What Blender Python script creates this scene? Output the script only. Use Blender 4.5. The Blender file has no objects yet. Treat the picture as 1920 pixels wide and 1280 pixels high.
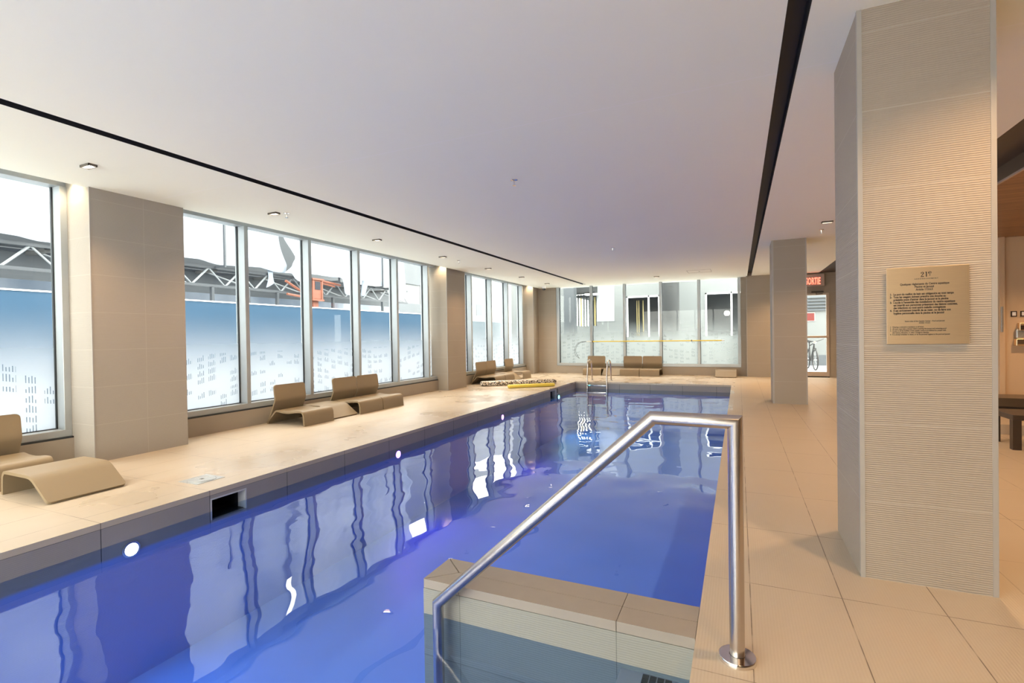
import bpy, bmesh, math, random
from mathutils import Vector, Matrix
random.seed(7)
S = bpy.context.scene
C = S.collection
PI = math.pi

# ------------------------------------------------------------------ camera
CAM_H = 1.3
F_PX, YAW, PITCH, ROLL = 940.378, 0.4246285, -0.0102005, -0.0151382
cy, sy, cp, sp = math.cos(YAW), math.sin(YAW), math.cos(PITCH), math.sin(PITCH)
fwd = Vector((-sy*cp, cy*cp, sp)); rgt = Vector((cy, sy, 0)); up = rgt.cross(fwd)
r2 = math.cos(ROLL)*rgt + math.sin(ROLL)*up
u2 = -math.sin(ROLL)*rgt + math.cos(ROLL)*up
cam = bpy.data.cameras.new('camera'); cam.lens = F_PX/1920*36; cam.sensor_width = 36
cam.clip_start = 0.02; cam.clip_end = 200
co = bpy.data.objects.new('camera', cam); C.objects.link(co); S.camera = co
co.matrix_world = Matrix(((r2.x, u2.x, -fwd.x, 0), (r2.y, u2.y, -fwd.y, 0), (r2.z, u2.z, -fwd.z, CAM_H), (0, 0, 0, 1)))

# ------------------------------------------------------------------ world, exposure
S.view_settings.view_transform = 'Standard'; S.view_settings.look = 'None'
S.view_settings.gamma = 1.0; S.view_settings.exposure = 1.20; S.view_settings.use_curve_mapping = False
W = bpy.data.worlds.new('overcast_sky'); S.world = W; W.use_nodes = True
W.node_tree.nodes['Background'].inputs[0].default_value = (1.0, 0.98, 0.88, 1)
W.node_tree.nodes['Background'].inputs[1].default_value = 6.0
try:
    S.cycles.max_bounces = 8; S.cycles.diffuse_bounces = 4; S.cycles.glossy_bounces = 4
    S.cycles.transparent_max_bounces = 14; S.cycles.transmission_bounces = 6
    S.cycles.caustics_reflective = True; S.cycles.caustics_refractive = False
    S.cycles.sample_clamp_indirect = 6.0; S.cycles.use_denoising = True
except Exception:
    pass
WARM = (1.0, 0.62, 0.30)
DOWN_W = 15.5            # watts of one ceiling downlight

def lamp(name, kind, loc, energy, color, rot=(0, 0, 0), **kw):
    l = bpy.data.lights.new(name, kind); l.energy = energy; l.color = color
    for k, v in kw.items(): setattr(l, k, v)
    o = bpy.data.objects.new(name, l); C.objects.link(o); o.location = loc; o.rotation_euler = rot
    return o
def portal(name, loc, sx, sy_, rot):
    o = lamp(name, 'AREA', loc, 1, (1, 1, 1), rot, shape='RECTANGLE', size=sx, size_y=sy_)
    o.data.cycles.is_portal = True
    return o
portal('sky_portal_side', (-7.15, 6.2, 1.75), 19.8, 2.9, (0, -PI/2, 0)).rotation_euler = (PI/2, 0, -PI/2)
portal('sky_portal_far', (-2.9, 16.95, 1.65), 6.0, 2.7, (-PI/2, 0, 0))

portal('sky_portal_back', (-3.35, -3.74, 1.62), 5.9, 2.6, (PI/2, 0, 0))

# ------------------------------------------------------------------ node helpers
MATS = {}
def new_mat(name):
    m = bpy.data.materials.new(name); m.use_nodes = True
    nt = m.node_tree; nt.nodes.clear()
    out = nt.nodes.new('ShaderNodeOutputMaterial')
    return m, nt, out
def N(nt, t, **kw):
    n = nt.nodes.new(t)
    for k, v in kw.items(): setattr(n, k, v)
    return n
def put(nt, sock, v):
    if isinstance(v, (int, float)): sock.default_value = v
    elif isinstance(v, tuple): sock.default_value = v if len(v) == len(sock.default_value) else v + (1,)
    else: nt.links.new(v, sock)
def M_(nt, op, a, b=0.0, c=None):
    n = N(nt, 'ShaderNodeMath', operation=op); put(nt, n.inputs[0], a); put(nt, n.inputs[1], b)
    if c is not None: put(nt, n.inputs[2], c)
    return n.outputs[0]
def MIX(nt, f, a, b):
    n = N(nt, 'ShaderNodeMix', data_type='RGBA'); put(nt, n.inputs[0], f); put(nt, n.inputs[6], a); put(nt, n.inputs[7], b)
    return n.outputs[2]
def XYZ(nt):
    t = N(nt, 'ShaderNodeTexCoord'); s = N(nt, 'ShaderNodeSeparateXYZ'); nt.links.new(t.outputs['Object'], s.inputs[0])
    return t.outputs['Object'], s.outputs[0], s.outputs[1], s.outputs[2]
def seam(nt, v, origin, pitch, w):
    d = M_(nt, 'PINGPONG', M_(nt, 'SUBTRACT', v, origin), pitch/2)
    return M_(nt, 'LESS_THAN', d, w)
def smooth(nt, v, a, b):
    n = N(nt, 'ShaderNodeMapRange', interpolation_type='SMOOTHSTEP')
    put(nt, n.inputs[0], v); n.inputs[1].default_value = a; n.inputs[2].default_value = b
    return n.outputs[0]
def noise(nt, vec, scale, detail=2.0, stretch=None):
    n = N(nt, 'ShaderNodeTexNoise'); n.inputs['Scale'].default_value = scale; n.inputs['Detail'].default_value = detail
    if stretch:
        m = N(nt, 'ShaderNodeMapping'); m.inputs['Scale'].default_value = stretch; nt.links.new(vec, m.inputs[0]); vec = m.outputs[0]
    nt.links.new(vec, n.inputs['Vector'])
    return n.outputs[0]
def schlick(nt, r0, normal=None):
    g = N(nt, 'ShaderNodeNewGeometry'); d = N(nt, 'ShaderNodeVectorMath', operation='DOT_PRODUCT')
    nt.links.new(g.outputs['Incoming'], d.inputs[0]); nt.links.new(normal if normal else g.outputs['Normal'], d.inputs[1])
    k = M_(nt, 'POWER', M_(nt, 'SUBTRACT', 1.0, M_(nt, 'ABSOLUTE', d.outputs['Value'])), 5.0)
    return M_(nt, 'ADD', r0, M_(nt, 'MULTIPLY', k, 1.0-r0))
def bsdf(nt, out, col, rough=0.5, metal=0.0, spec=0.5, normal=None, emit=None, estr=0.0):
    b = N(nt, 'ShaderNodeBsdfPrincipled')
    put(nt, b.inputs['Base Color'], col); put(nt, b.inputs['Roughness'], rough); put(nt, b.inputs['Metallic'], metal)
    b.inputs['Specular IOR Level'].default_value = spec
    if normal is not None: nt.links.new(normal, b.inputs['Normal'])
    if emit: b.inputs['Emission Color'].default_value = emit + (1,); b.inputs['Emission Strength'].default_value = estr
    if out: nt.links.new(b.outputs[0], out.inputs[0])
    return b
def bump(nt, h, strength, dist):
    n = N(nt, 'ShaderNodeBump'); n.inputs['Strength'].default_value = strength; n.inputs['Distance'].default_value = dist
    nt.links.new(h, n.inputs['Height']); return n.outputs[0]
def plain(name, col, rough=0.5, metal=0.0, spec=0.5, var=0.06, vscale=6.0, emit=None, estr=0.0):
    m, nt, out = new_mat(name)
    v, x, y, z = XYZ(nt)
    f = noise(nt, v, vscale, 3)
    c = MIX(nt, f, tuple(k*(1-var) for k in col), tuple(min(1, k*(1+var)) for k in col))
    bsdf(nt, out, c, rough, metal, spec, emit=emit, estr=estr)
    MATS[name] = m; return m
def emitter(name, col, strength):
    m, nt, out = new_mat(name)
    e = N(nt, 'ShaderNodeEmission'); e.inputs[0].default_value = col + (1,); e.inputs[1].default_value = strength
    nt.links.new(e.outputs[0], out.inputs[0]); MATS[name] = m; return m

TILE = (0.60, 0.52, 0.44)
def floor_mat():
    m, nt, out = new_mat('floor_tile')
    v, x, y, z = XYZ(nt)
    n1 = noise(nt, v, 1.3, 4); n2 = noise(nt, v, 5.0, 5); n3 = noise(nt, v, 2.2, 5, (1.0, 0.55, 1))
    base = MIX(nt, n1, (0.43, 0.36, 0.28), (0.50, 0.42, 0.325))
    stain = M_(nt, 'MULTIPLY', smooth(nt, n3, 0.52, 0.75), 0.22)
    base = MIX(nt, stain, base, (0.50, 0.36, 0.24))
    s = M_(nt, 'MAXIMUM', seam(nt, x, 0.04, 0.407, 0.0022), seam(nt, y, 2.05, 0.8175, 0.0022))
    s = M_(nt, 'MULTIPLY', s, M_(nt, 'ADD', 0.35, M_(nt, 'MULTIPLY', smooth(nt, n2, 0.4, 0.55), 0.5)))
    col = MIX(nt, s, base, (0.10, 0.07, 0.05))
    wet = smooth(nt, noise(nt, v, 0.9, 4), 0.38, 0.70)
    near = M_(nt, 'SUBTRACT', 1.0, smooth(nt, M_(nt, 'ABSOLUTE', M_(nt, 'ADD', x, 4.75)), 0.25, 1.1))
    wet = M_(nt, 'MAXIMUM', M_(nt, 'MULTIPLY', wet, near), M_(nt, 'MULTIPLY', M_(nt, 'GREATER_THAN', y, 9.0), smooth(nt, n1, 0.35, 0.7)))
    wet = M_(nt, 'MULTIPLY', wet, M_(nt, 'LESS_THAN', x, -0.1))
    rough = M_(nt, 'SUBTRACT', 0.42, M_(nt, 'MULTIPLY', wet, 0.22))
    rib = M_(nt, 'SINE', M_(nt, 'MULTIPLY', x, 2*PI/0.0125))
    rib = M_(nt, 'ADD', M_(nt, 'MULTIPLY', rib, 0.5), M_(nt, 'MULTIPLY', n2, 0.4))
    h = M_(nt, 'SUBTRACT', rib, M_(nt, 'MULTIPLY', s, 2.0))
    bsdf(nt, out, col, rough, spec=0.45, normal=bump(nt, h, 0.18, 0.0015))
    MATS['floor'] = m
def wall_tile(name, col, rib, jv=None, axis='y', joint=(0.50, 0.45, 0.39)):
    m, nt, out = new_mat(name)
    v, x, y, z = XYZ(nt)
    n1 = noise(nt, v, 1.6, 3); n2 = noise(nt, v, 60, 2)
    base = MIX(nt, n1, tuple(k*0.95 for k in col), tuple(k*1.05 for k in col))
    s = seam(nt, z, 0.0, 0.4075, 0.0020)
    if jv: s = M_(nt, 'MAXIMUM', s, seam(nt, {'x': x, 'y': y}[axis], jv[0], jv[1], 0.002))
    colr = MIX(nt, M_(nt, 'MULTIPLY', s, 0.5), base, joint)  # the light default joint colour paints a highlight along the grooves
    zi = M_(nt, 'FLOOR', M_(nt, 'DIVIDE', z, 0.4075))
    wn = N(nt, 'ShaderNodeTexWhiteNoise', noise_dimensions='1D'); nt.links.new(M_(nt, 'ADD', zi, 3.3), wn.inputs[1])
    wob = noise(nt, v, 9, 2, (1, 1, 2))
    ph = M_(nt, 'ADD', M_(nt, 'MULTIPLY', z, 2*PI/0.0108), M_(nt, 'MULTIPLY', wob, 5.0))
    r = M_(nt, 'MULTIPLY', M_(nt, 'SINE', ph), M_(nt, 'ADD', 0.35, M_(nt, 'MULTIPLY', noise(nt, v, 3.5, 2), 1.0)))
    h = M_(nt, 'SUBTRACT', M_(nt, 'ADD', r, M_(nt, 'MULTIPLY', n2, 0.5)), M_(nt, 'MULTIPLY', s, 3.0))
    bsdf(nt, out, colr, 0.55, spec=0.3, normal=bump(nt, h, rib, 0.002))
    MATS[name] = m
def ceiling_mat():
    m, nt, out = new_mat('ceiling_paint')
    v, x, y, z = XYZ(nt)
    s = M_(nt, 'LESS_THAN', M_(nt, 'ABSOLUTE', M_(nt, 'SUBTRACT', y, 3.69)), 0.0028)
    c = MIX(nt, noise(nt, v, 0.6, 2), (0.91, 0.92, 0.85), (0.94, 0.95, 0.88))
    c = MIX(nt, s, c, (0.97, 0.97, 0.97))
    bsdf(nt, out, c, 0.8, spec=0.1); MATS['ceiling'] = m
def fascia_mat():
    m, nt, out = new_mat('pool_edge_tile')
    v, x, y, z = XYZ(nt)
    n1 = noise(nt, v, 2.0, 3)
    base = MIX(nt, n1, (0.25, 0.225, 0.21), (0.30, 0.27, 0.25))
    a = M_(nt, 'LESS_THAN', M_(nt, 'ABSOLUTE', M_(nt, 'ADD', z, 0.044)), 0.0025)
    b = M_(nt, 'MAXIMUM', seam(nt, y, 2.05, 0.8175, 0.003), seam(nt, x, -0.52, 0.8175, 0.003))
    s = M_(nt, 'MAXIMUM', a, M_(nt, 'MULTIPLY', b, M_(nt, 'GREATER_THAN', z, -0.30)))
    c = MIX(nt, M_(nt, 'MULTIPLY', s, 0.9), base, (0.03, 0.03, 0.03))
    under = smooth(nt, z, -0.27, -0.30)
    c = MIX(nt, under, c, (0.16, 0.27, 0.70))
    rib = M_(nt, 'SINE', M_(nt, 'MULTIPLY', z, 2*PI/0.0125))
    bsdf(nt, out, c, 0.45, spec=0.4, normal=bump(nt, rib, 0.12, 0.0015)); MATS['fascia'] = m
def water_mat():
    m, nt, out = new_mat('pool_water')
    v, x, y, z = XYZ(nt)
    a = noise(nt, v, 1.5, 1.0); b = noise(nt, v, 4.0, 1.0, (1.0, 0.7, 1))
    h = M_(nt, 'ADD', a, M_(nt, 'MULTIPLY', b, 0.22))
    nm = bump(nt, h, 1.0, 0.014)
    fr = schlick(nt, 0.045, nm)
    g = N(nt, 'ShaderNodeBsdfGlossy'); g.inputs['Roughness'].default_value = 0.0; nt.links.new(nm, g.inputs['Normal'])
    t = N(nt, 'ShaderNodeBsdfTransparent'); t.inputs[0].default_value = (0.64, 0.78, 0.96, 1)
    mx = N(nt, 'ShaderNodeMixShader'); nt.links.new(fr, mx.inputs[0])
    nt.links.new(t.outputs[0], mx.inputs[1]); nt.links.new(g.outputs[0], mx.inputs[2])
    nt.links.new(mx.outputs[0], out.inputs[0]); MATS['water'] = m
def glass_mat(name, axis, z0, z1, film_col, dash=True, tint=(0.94, 0.98, 0.99)):
    """clear pane with a printed frost film that fades out upwards and is cut by rows of short upright dashes"""
    m, nt, out = new_mat(name)
    v, x, y, z = XYZ(nt)
    u = y if axis == 'y' else x
    fade = M_(nt, 'SUBTRACT', 1.0, smooth(nt, M_(nt, 'ADD', z, M_(nt, 'MULTIPLY', noise(nt, v, 1.2, 2), 0.12)), z0, z1))
    fade = M_(nt, 'MULTIPLY', fade, 0.93)
    # dashes
    rowp, colp = 0.105, 0.17
    zz = M_(nt, 'SUBTRACT', z, M_(nt, 'MULTIPLY', M_(nt, 'SINE', M_(nt, 'MULTIPLY', u, 1.3)), 0.16))
    ri = M_(nt, 'FLOOR', M_(nt, 'DIVIDE', zz, rowp)); ci = M_(nt, 'FLOOR', M_(nt, 'DIVIDE', u, colp))
    cmb = N(nt, 'ShaderNodeCombineXYZ'); nt.links.new(ri, cmb.inputs[0]); nt.links.new(ci, cmb.inputs[1])
    wn = N(nt, 'ShaderNodeTexWhiteNoise', noise_dimensions='2D'); nt.links.new(cmb.outputs[0], wn.inputs[0])
    on = M_(nt, 'GREATER_THAN', wn.outputs[0], 0.42)
    pi_ = M_(nt, 'FLOOR', M_(nt, 'DIVIDE', u, 0.026))
    cm2 = N(nt, 'ShaderNodeCombineXYZ'); nt.links.new(ri, cm2.inputs[0]); nt.links.new(pi_, cm2.inputs[1])
    w2 = N(nt, 'ShaderNodeTexWhiteNoise', noise_dimensions='2D'); nt.links.new(cm2.outputs[0], w2.inputs[0])
    fr = M_(nt, 'FRACT', M_(nt, 'DIVIDE', u, 0.026)); fz = M_(nt, 'FRACT', M_(nt, 'DIVIDE', zz, rowp))
    d = M_(nt, 'MULTIPLY', on, M_(nt, 'LESS_THAN', fr, 0.36))
    d = M_(nt, 'MULTIPLY', d, M_(nt, 'LESS_THAN', fz, M_(nt, 'ADD', 0.35, M_(nt, 'MULTIPLY', w2.outputs[0], 0.45))))
    d = M_(nt, 'MULTIPLY', d, M_(nt, 'LESS_THAN', M_(nt, 'FRACT', M_(nt, 'DIVIDE', u, colp)), 0.62))
    d = M_(nt, 'MULTIPLY', d, M_(nt, 'LESS_THAN', z, z0+0.42))
    fade = M_(nt, 'MULTIPLY', fade, M_(nt, 'SUBTRACT', 1.0, M_(nt, 'MULTIPLY', d, 0.45)))
    tr = N(nt, 'ShaderNodeBsdfTransparent'); tr.inputs[0].default_value = tint + (1,)
    gl = N(nt, 'ShaderNodeBsdfGlossy'); gl.inputs['Roughness'].default_value = 0.01
    mx = N(nt, 'ShaderNodeMixShader'); nt.links.new(M_(nt, 'MULTIPLY', schlick(nt, 0.03), 0.7), mx.inputs[0])
    nt.links.new(tr.outputs[0], mx.inputs[1]); nt.links.new(gl.outputs[0], mx.inputs[2])
    fc = MIX(nt, M_(nt, 'MULTIPLY', d, 0.55), film_col + (1,), (0.10, 0.115, 0.125, 1))
    tl = N(nt, 'ShaderNodeBsdfTranslucent'); nt.links.new(fc, tl.inputs[0])
    df = N(nt, 'ShaderNodeBsdfDiffuse'); nt.links.new(fc, df.inputs[0])
    fm = N(nt, 'ShaderNodeMixShader'); fm.inputs[0].default_value = 0.25
    nt.links.new(tl.outputs[0], fm.inputs[1]); nt.links.new(df.outputs[0], fm.inputs[2])
    m2 = N(nt, 'ShaderNodeMixShader'); nt.links.new(fade, m2.inputs[0])
    nt.links.new(mx.outputs[0], m2.inputs[1]); nt.links.new(fm.outputs[0], m2.inputs[2])
    nt.links.new(m2.outputs[0], out.inputs[0]); MATS[name] = m
def brushed(name, col, rough, stretch, scale=40.0):
    m, nt, out = new_mat(name)
    v, x, y, z = XYZ(nt)
    n = noise(nt, v, scale, 3, stretch)
    c = MIX(nt, n, tuple(k*0.85 for k in col), tuple(min(1, k*1.12) for k in col))
    bsdf(nt, out, c, M_(nt, 'ADD', rough-0.06, M_(nt, 'MULTIPLY', n, 0.12)), 1.0); MATS[name] = m
def speckle_mat():
    m, nt, out = new_mat('speckled_foam')
    v, x, y, z = XYZ(nt)
    vo = N(nt, 'ShaderNodeTexVoronoi'); vo.inputs['Scale'].default_value = 46; nt.links.new(v, vo.inputs['Vector'])
    s = N(nt, 'ShaderNodeSeparateColor'); nt.links.new(vo.outputs['Color'], s.inputs[0])
    c = MIX(nt, M_(nt, 'GREATER_THAN', s.outputs[0], 0.50), (0.035, 0.03, 0.03), (0.80, 0.76, 0.70))
    c = MIX(nt, M_(nt, 'GREATER_THAN', s.outputs[1], 0.72), c, (0.45, 0.34, 0.22))
    bsdf(nt, out, c, 0.35, spec=0.5); MATS['speckle'] = m
def wood_mat():
    m, nt, out = new_mat('wood_slats')
    v, x, y, z = XYZ(nt)
    n = noise(nt, v, 3.0, 4, (0.6, 14.0, 1))
    c = MIX(nt, smooth(nt, n, 0.3, 0.7), (0.22, 0.105, 0.045), (0.40, 0.21, 0.09))
    c = MIX(nt, M_(nt, 'MULTIPLY', seam(nt, y, 0.0, 0.14, 0.004), 0.5), c, (0.08, 0.04, 0.02))
    bsdf(nt, out, c, 0.4); MATS['wood'] = m
def tarp_mat():
    m, nt, out = new_mat('white_sheeting')
    v, x, y, z = XYZ(nt)
    f = noise(nt, v, 0.9, 5, (1, 0.6, 0.35))
    c = MIX(nt, smooth(nt, f, 0.35, 0.65), (0.27, 0.31, 0.37), (0.40, 0.43, 0.48))
    d = N(nt, 'ShaderNodeBsdfDiffuse'); nt.links.new(c, d.inputs[0])
    t = N(nt, 'ShaderNodeBsdfTranslucent'); nt.links.new(c, t.inputs[0])
    mx = N(nt, 'ShaderNodeMixShader'); mx.inputs[0].default_value = 0.35
    nm = bump(nt, f, 0.8, 0.10); nt.links.new(nm, d.inputs['Normal'])
    nt.links.new(d.outputs[0], mx.inputs[1]); nt.links.new(t.outputs[0], mx.inputs[2]); nt.links.new(mx.outputs[0], out.inputs[0])
    MATS['tarp'] = m

floor_mat(); ceiling_mat(); fascia_mat(); water_mat(); speckle_mat(); wood_mat(); tarp_mat()
wall_tile('column_tile', (0.34, 0.285, 0.235), 0.55)
wall_tile('column_tile_pair', (0.36, 0.325, 0.285), 0.22, (3.60, 1.0), 'y')
wall_tile('wall_tile', (0.33, 0.285, 0.235), 0.15)
wall_tile('curb_tile', (0.26, 0.255, 0.23), 0.2, (-0.52, 0.82), 'x', (0.04, 0.04, 0.04))
plain('coping_tile', (0.29, 0.25, 0.215), 0.55, vscale=14)
glass_mat('glass_side', 'y', 0.70, 1.85, (0.40, 0.435, 0.475))
glass_mat('glass_far', 'x', 0.98, 1.92, (0.30, 0.335, 0.34), tint=(0.86, 0.91, 0.92))
plain('slate_tile', (0.30, 0.31, 0.34), 0.5, vscale=12)
plain('steel', (0.56, 0.51, 0.48), 0.27, 1.0, vscale=300, var=0.04)
brushed('steel_plate', (0.95, 0.70, 0.45), 0.36, (1, 1, 60), 20)
plain('chrome', (0.80, 0.77, 0.74), 0.10, 1.0)
plain('alu', (0.40, 0.43, 0.45), 0.42, 0.35)
plain('gasket', (0.02, 0.025, 0.03), 0.6)
plain('trim_metal', (0.36, 0.335, 0.31), 0.5, 0.2)
plain('slot_black', (0.022, 0.023, 0.027), 0.55)
plain('white_paint', (0.82, 0.83, 0.84), 0.6)
plain('basin', (0.16, 0.28, 0.72), 0.5, var=0.10, vscale=1.4)
plain('lounger', (0.245, 0.185, 0.115), 0.50, spec=0.35, var=0.03)
plain('lamp_frame', (0.16, 0.14, 0.12), 0.4, 0.6)
emitter('lamp_glow', (1.0, 0.90, 0.72), 9.0)
plain('dark_hole', (0.015, 0.015, 0.017), 0.5)
plain('frame_grey', (0.45, 0.45, 0.46), 0.4)
plain('grey_metal', (0.42, 0.43, 0.43), 0.4, 0.6, var=0.3, vscale=60)
plain('yellow_foam', (0.80, 0.62, 0.10), 0.45)
plain('yellow_pole', (0.82, 0.62, 0.05), 0.35)
plain('black_rubber', (0.02, 0.02, 0.022), 0.5)
plain('dark_glass', (0.03, 0.032, 0.04), 0.12)
plain('hoarding', (0.016, 0.058, 0.115), 0.6, vscale=0.7)
plain('dimmed_snow', (0.48, 0.50, 0.52), 0.8, vscale=0.5)  # darker copy of the snow, dimming under the strong sky put into its colour
plain('snow', (0.85, 0.88, 0.92), 0.8, vscale=0.5)
plain('panel_white', (0.125, 0.135, 0.138), 0.5, vscale=0.8)
plain('concrete', (0.022, 0.024, 0.026), 0.7, var=0.2)
plain('concrete_grey', (0.060, 0.068, 0.078), 0.7, var=0.12, vscale=0.8)
plain('truss_light', (0.15, 0.165, 0.18), 0.5)
plain('truss_steel', (0.04, 0.046, 0.055), 0.5, 0.3)
plain('orange_paint', (0.15, 0.045, 0.024), 0.5, var=0.2)
plain('pale_blue', (0.11, 0.14, 0.165), 0.6)
plain('bright_panel', (0.26, 0.275, 0.285), 0.4)
plain('dark_room', (0.06, 0.065, 0.07), 0.6)
plain('gold_slat', (0.60, 0.48, 0.20), 0.4)
plain('dark_brown', (0.045, 0.030, 0.022), 0.35)
plain('bench_brown', (0.10, 0.070, 0.045), 0.35)
plain('sign_grey', (0.42, 0.34, 0.31), 0.4, 0.2)
emitter('sign_red', (1.0, 0.10, 0.06), 2.6)
plain('sign_red_paint', (0.10, 0.008, 0.006), 0.5)
plain('ink', (0.035, 0.018, 0.010), 0.6)
plain('door_frame', (0.50, 0.41, 0.34), 0.4, 0.3)
plain('glass_clear_tint', (0.5, 0.5, 0.5), 0.1)
plain('orange_wall', (0.62, 0.46, 0.30), 0.6, vscale=1.0)
def clear_glass():
    m, nt, out = new_mat('clear_glass')
    tr = N(nt, 'ShaderNodeBsdfTransparent'); tr.inputs[0].default_value = (0.95, 0.98, 0.98, 1)
    gl = N(nt, 'ShaderNodeBsdfGlossy'); gl.inputs['Roughness'].default_value = 0.01
    mx = N(nt, 'ShaderNodeMixShader'); nt.links.new(schlick(nt, 0.03), mx.inputs[0])
    nt.links.new(tr.outputs[0], mx.inputs[1]); nt.links.new(gl.outputs[0], mx.inputs[2]); nt.links.new(mx.outputs[0], out.inputs[0])
    MATS['clear_glass'] = m
clear_glass()

# ------------------------------------------------------------------ mesh helpers
class MB:
    def __init__(s): s.bm = bmesh.new()
    def box(s, x0, x1, y0, y1, z0, z1, bev=0.0, seg=2):
        r = bmesh.ops.create_cube(s.bm, size=1)
        for v in r['verts']:
            v.co = Vector(((x0+x1)/2+v.co.x*(x1-x0), (y0+y1)/2+v.co.y*(y1-y0), (z0+z1)/2+v.co.z*(z1-z0)))
        if bev:
            es = list({e for v in r['verts'] for e in v.link_edges})
            bmesh.ops.bevel(s.bm, geom=es, offset=bev, segments=seg, affect='EDGES', profile=0.5)
        return s
    def poly_prism(s, pts, axis, a, b):
        """closed outline extruded from a to b along axis; pts are the other two coordinates in xyz order"""
        def mk(p, t):
            return {'x': (t, p[0], p[1]), 'y': (p[0], t, p[1]), 'z': (p[0], p[1], t)}[axis]
        va = [s.bm.verts.new(mk(p, a)) for p in pts]; vb = [s.bm.verts.new(mk(p, b)) for p in pts]
        s.bm.faces.new(va); s.bm.faces.new(list(reversed(vb)))
        n = len(pts)
        for i in range(n):
            s.bm.faces.new((va[i], vb[i], vb[(i+1) % n], va[(i+1) % n]))
        return s
    def tube(s, path, r, n=14, closed=False):
        path = [Vector(p) for p in path]; rings = []
        m = len(path); ref = None
        for i, p in enumerate(path):
            if closed:
                d0 = (p-path[i-1]).normalized(); d1 = (path[(i+1) % m]-p).normalized()
            else:
                d0 = (p-path[i-1]).normalized() if i else (path[1]-p).normalized()
                d1 = (path[i+1]-p).normalized() if i < m-1 else d0
            t = (d0+d1).normalized() if (d0+d1).length > 1e-6 else d0
            if ref is None:
                ref = Vector((0, 0, 1)) if abs(d0.z) < 0.9 else Vector((0, 1, 0))
                ref = (ref-d0*ref.dot(d0)).normalized()
            # circle perpendicular to incoming direction, slid along it to the mitre plane
            a = (ref-d0*ref.dot(d0)).normalized(); b = d0.cross(a); ring = []
            for k in range(n):
                o = (a*math.cos(2*PI*k/n)+b*math.sin(2*PI*k/n))*r
                dn = d0.dot(t); o = o-d0*(o.dot(t)/dn if abs(dn) > 0.2 else 0)
                ring.append(s.bm.verts.new(p+o))
            rings.append(ring)
            ref = (a-d1*a.dot(d1)); ref = ref.normalized() if ref.length > 1e-6 else a
        for i in range(len(rings)-(0 if closed else 1)):
            A, B = rings[i], rings[(i+1) % len(rings)]
            for k in range(n): s.bm.faces.new((A[k], A[(k+1) % n], B[(k+1) % n], B[k]))
        if not closed:
            s.bm.faces.new(list(reversed(rings[0]))); s.bm.faces.new(rings[-1])
        return s
    def lathe(s, prof, centre=(0, 0, 0), n=32, axis='z'):
        rings = []
        for r, h in prof:
            ring = []
            for k in range(n):
                c, q = r*math.cos(2*PI*k/n), r*math.sin(2*PI*k/n)
                p = {'z': (c, q, h), 'x': (h, c, q), 'y': (q, h, c)}[axis]
                ring.append(s.bm.verts.new(Vector(centre)+Vector(p)))
            rings.append(ring)
        for A, B in zip(rings, rings[1:]):
            for k in range(n): s.bm.faces.new((A[k], A[(k+1) % n], B[(k+1) % n], B[k]))
        if prof[0][0] > 1e-5: s.bm.faces.new(list(reversed(rings[0])))
        if prof[-1][0] > 1e-5: s.bm.faces.new(rings[-1])
        return s
    def grid(s, f, nu, nv):
        vs = [[s.bm.verts.new(f(i/nu, j/nv)) for j in range(nv+1)] for i in range(nu+1)]
        for i in range(nu):
            for j in range(nv): s.bm.faces.new((vs[i][j], vs[i+1][j], vs[i+1][j+1], vs[i][j+1]))
        return s
    def build(s, name, mat, parent=None, smooth_deg=None, kind=None):
        bmesh.ops.remove_doubles(s.bm, verts=s.bm.verts, dist=1e-5)
        bmesh.ops.recalc_face_normals(s.bm, faces=s.bm.faces)
        me = bpy.data.meshes.new(name); s.bm.to_mesh(me); s.bm.free()
        me.materials.append(MATS[mat])
        if smooth_deg:
            for p in me.polygons: p.use_smooth = True
            me.set_sharp_from_angle(angle=math.radians(smooth_deg))
        o = bpy.data.objects.new(name, me); C.objects.link(o)
        if parent: o.parent = parent
        if kind: o['kind'] = kind
        return o
def tag(o, label, cat, group=None):
    o['label'] = label; o['category'] = cat
    if group: o['group'] = group
    return o
def thing(name, label, cat, loc=(0, 0, 0), rotz=0.0, group=None):
    o = bpy.data.objects.new(name, None); C.objects.link(o); o.empty_display_size = 0.1
    o.location = loc; o.rotation_euler = (0, 0, rotz)
    return tag(o, label, cat, group)
def struct(name, label=None):
    o = bpy.data.objects.new(name, None); C.objects.link(o); o['kind'] = 'structure'
    if label: o['label'] = label
    return o
def dup(root, loc, rotz, label, group=None):
    r = root.copy(); C.objects.link(r); r.location = loc; r.rotation_euler = (0, 0, rotz); r['label'] = label
    if group: r['group'] = group
    for ch in list(root.children):
        c = ch.copy(); C.objects.link(c); c.parent = r
        for g in list(ch.children):
            d = g.copy(); C.objects.link(d); d.parent = c
    return r
B = MB

# ================================================================== SETTING
PX0, PX1, PY0, PY1 = -4.2, -0.18, -1.4, 13.62     # pool
WZ = -0.185                                       # water level
ZC = 2.975                                        # ceiling
WX = -6.75                                        # low wall under the side windows
YF = 16.62                                        # far wall
fl = MB()
fl.box(-7.2, PX0, -3.6, 17.0, -0.044, 0).box(PX1, 8.2, -3.6, 17.0, -0.044, 0)
fl.box(PX0, PX1, PY1, 17.0, -0.044, 0).box(PX0, PX1, -3.6, PY0, -0.044, 0)
fl.build('floor', 'floor', kind='structure')
sub = MB()
sub.box(3.9, 8.2, 8.12, 11.0, 0, 0.12); sub.box(2.93, 3.9, 8.12, 11.0, 0, 0.12)
sub.build('trim_platform', 'floor', kind='structure')
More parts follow.
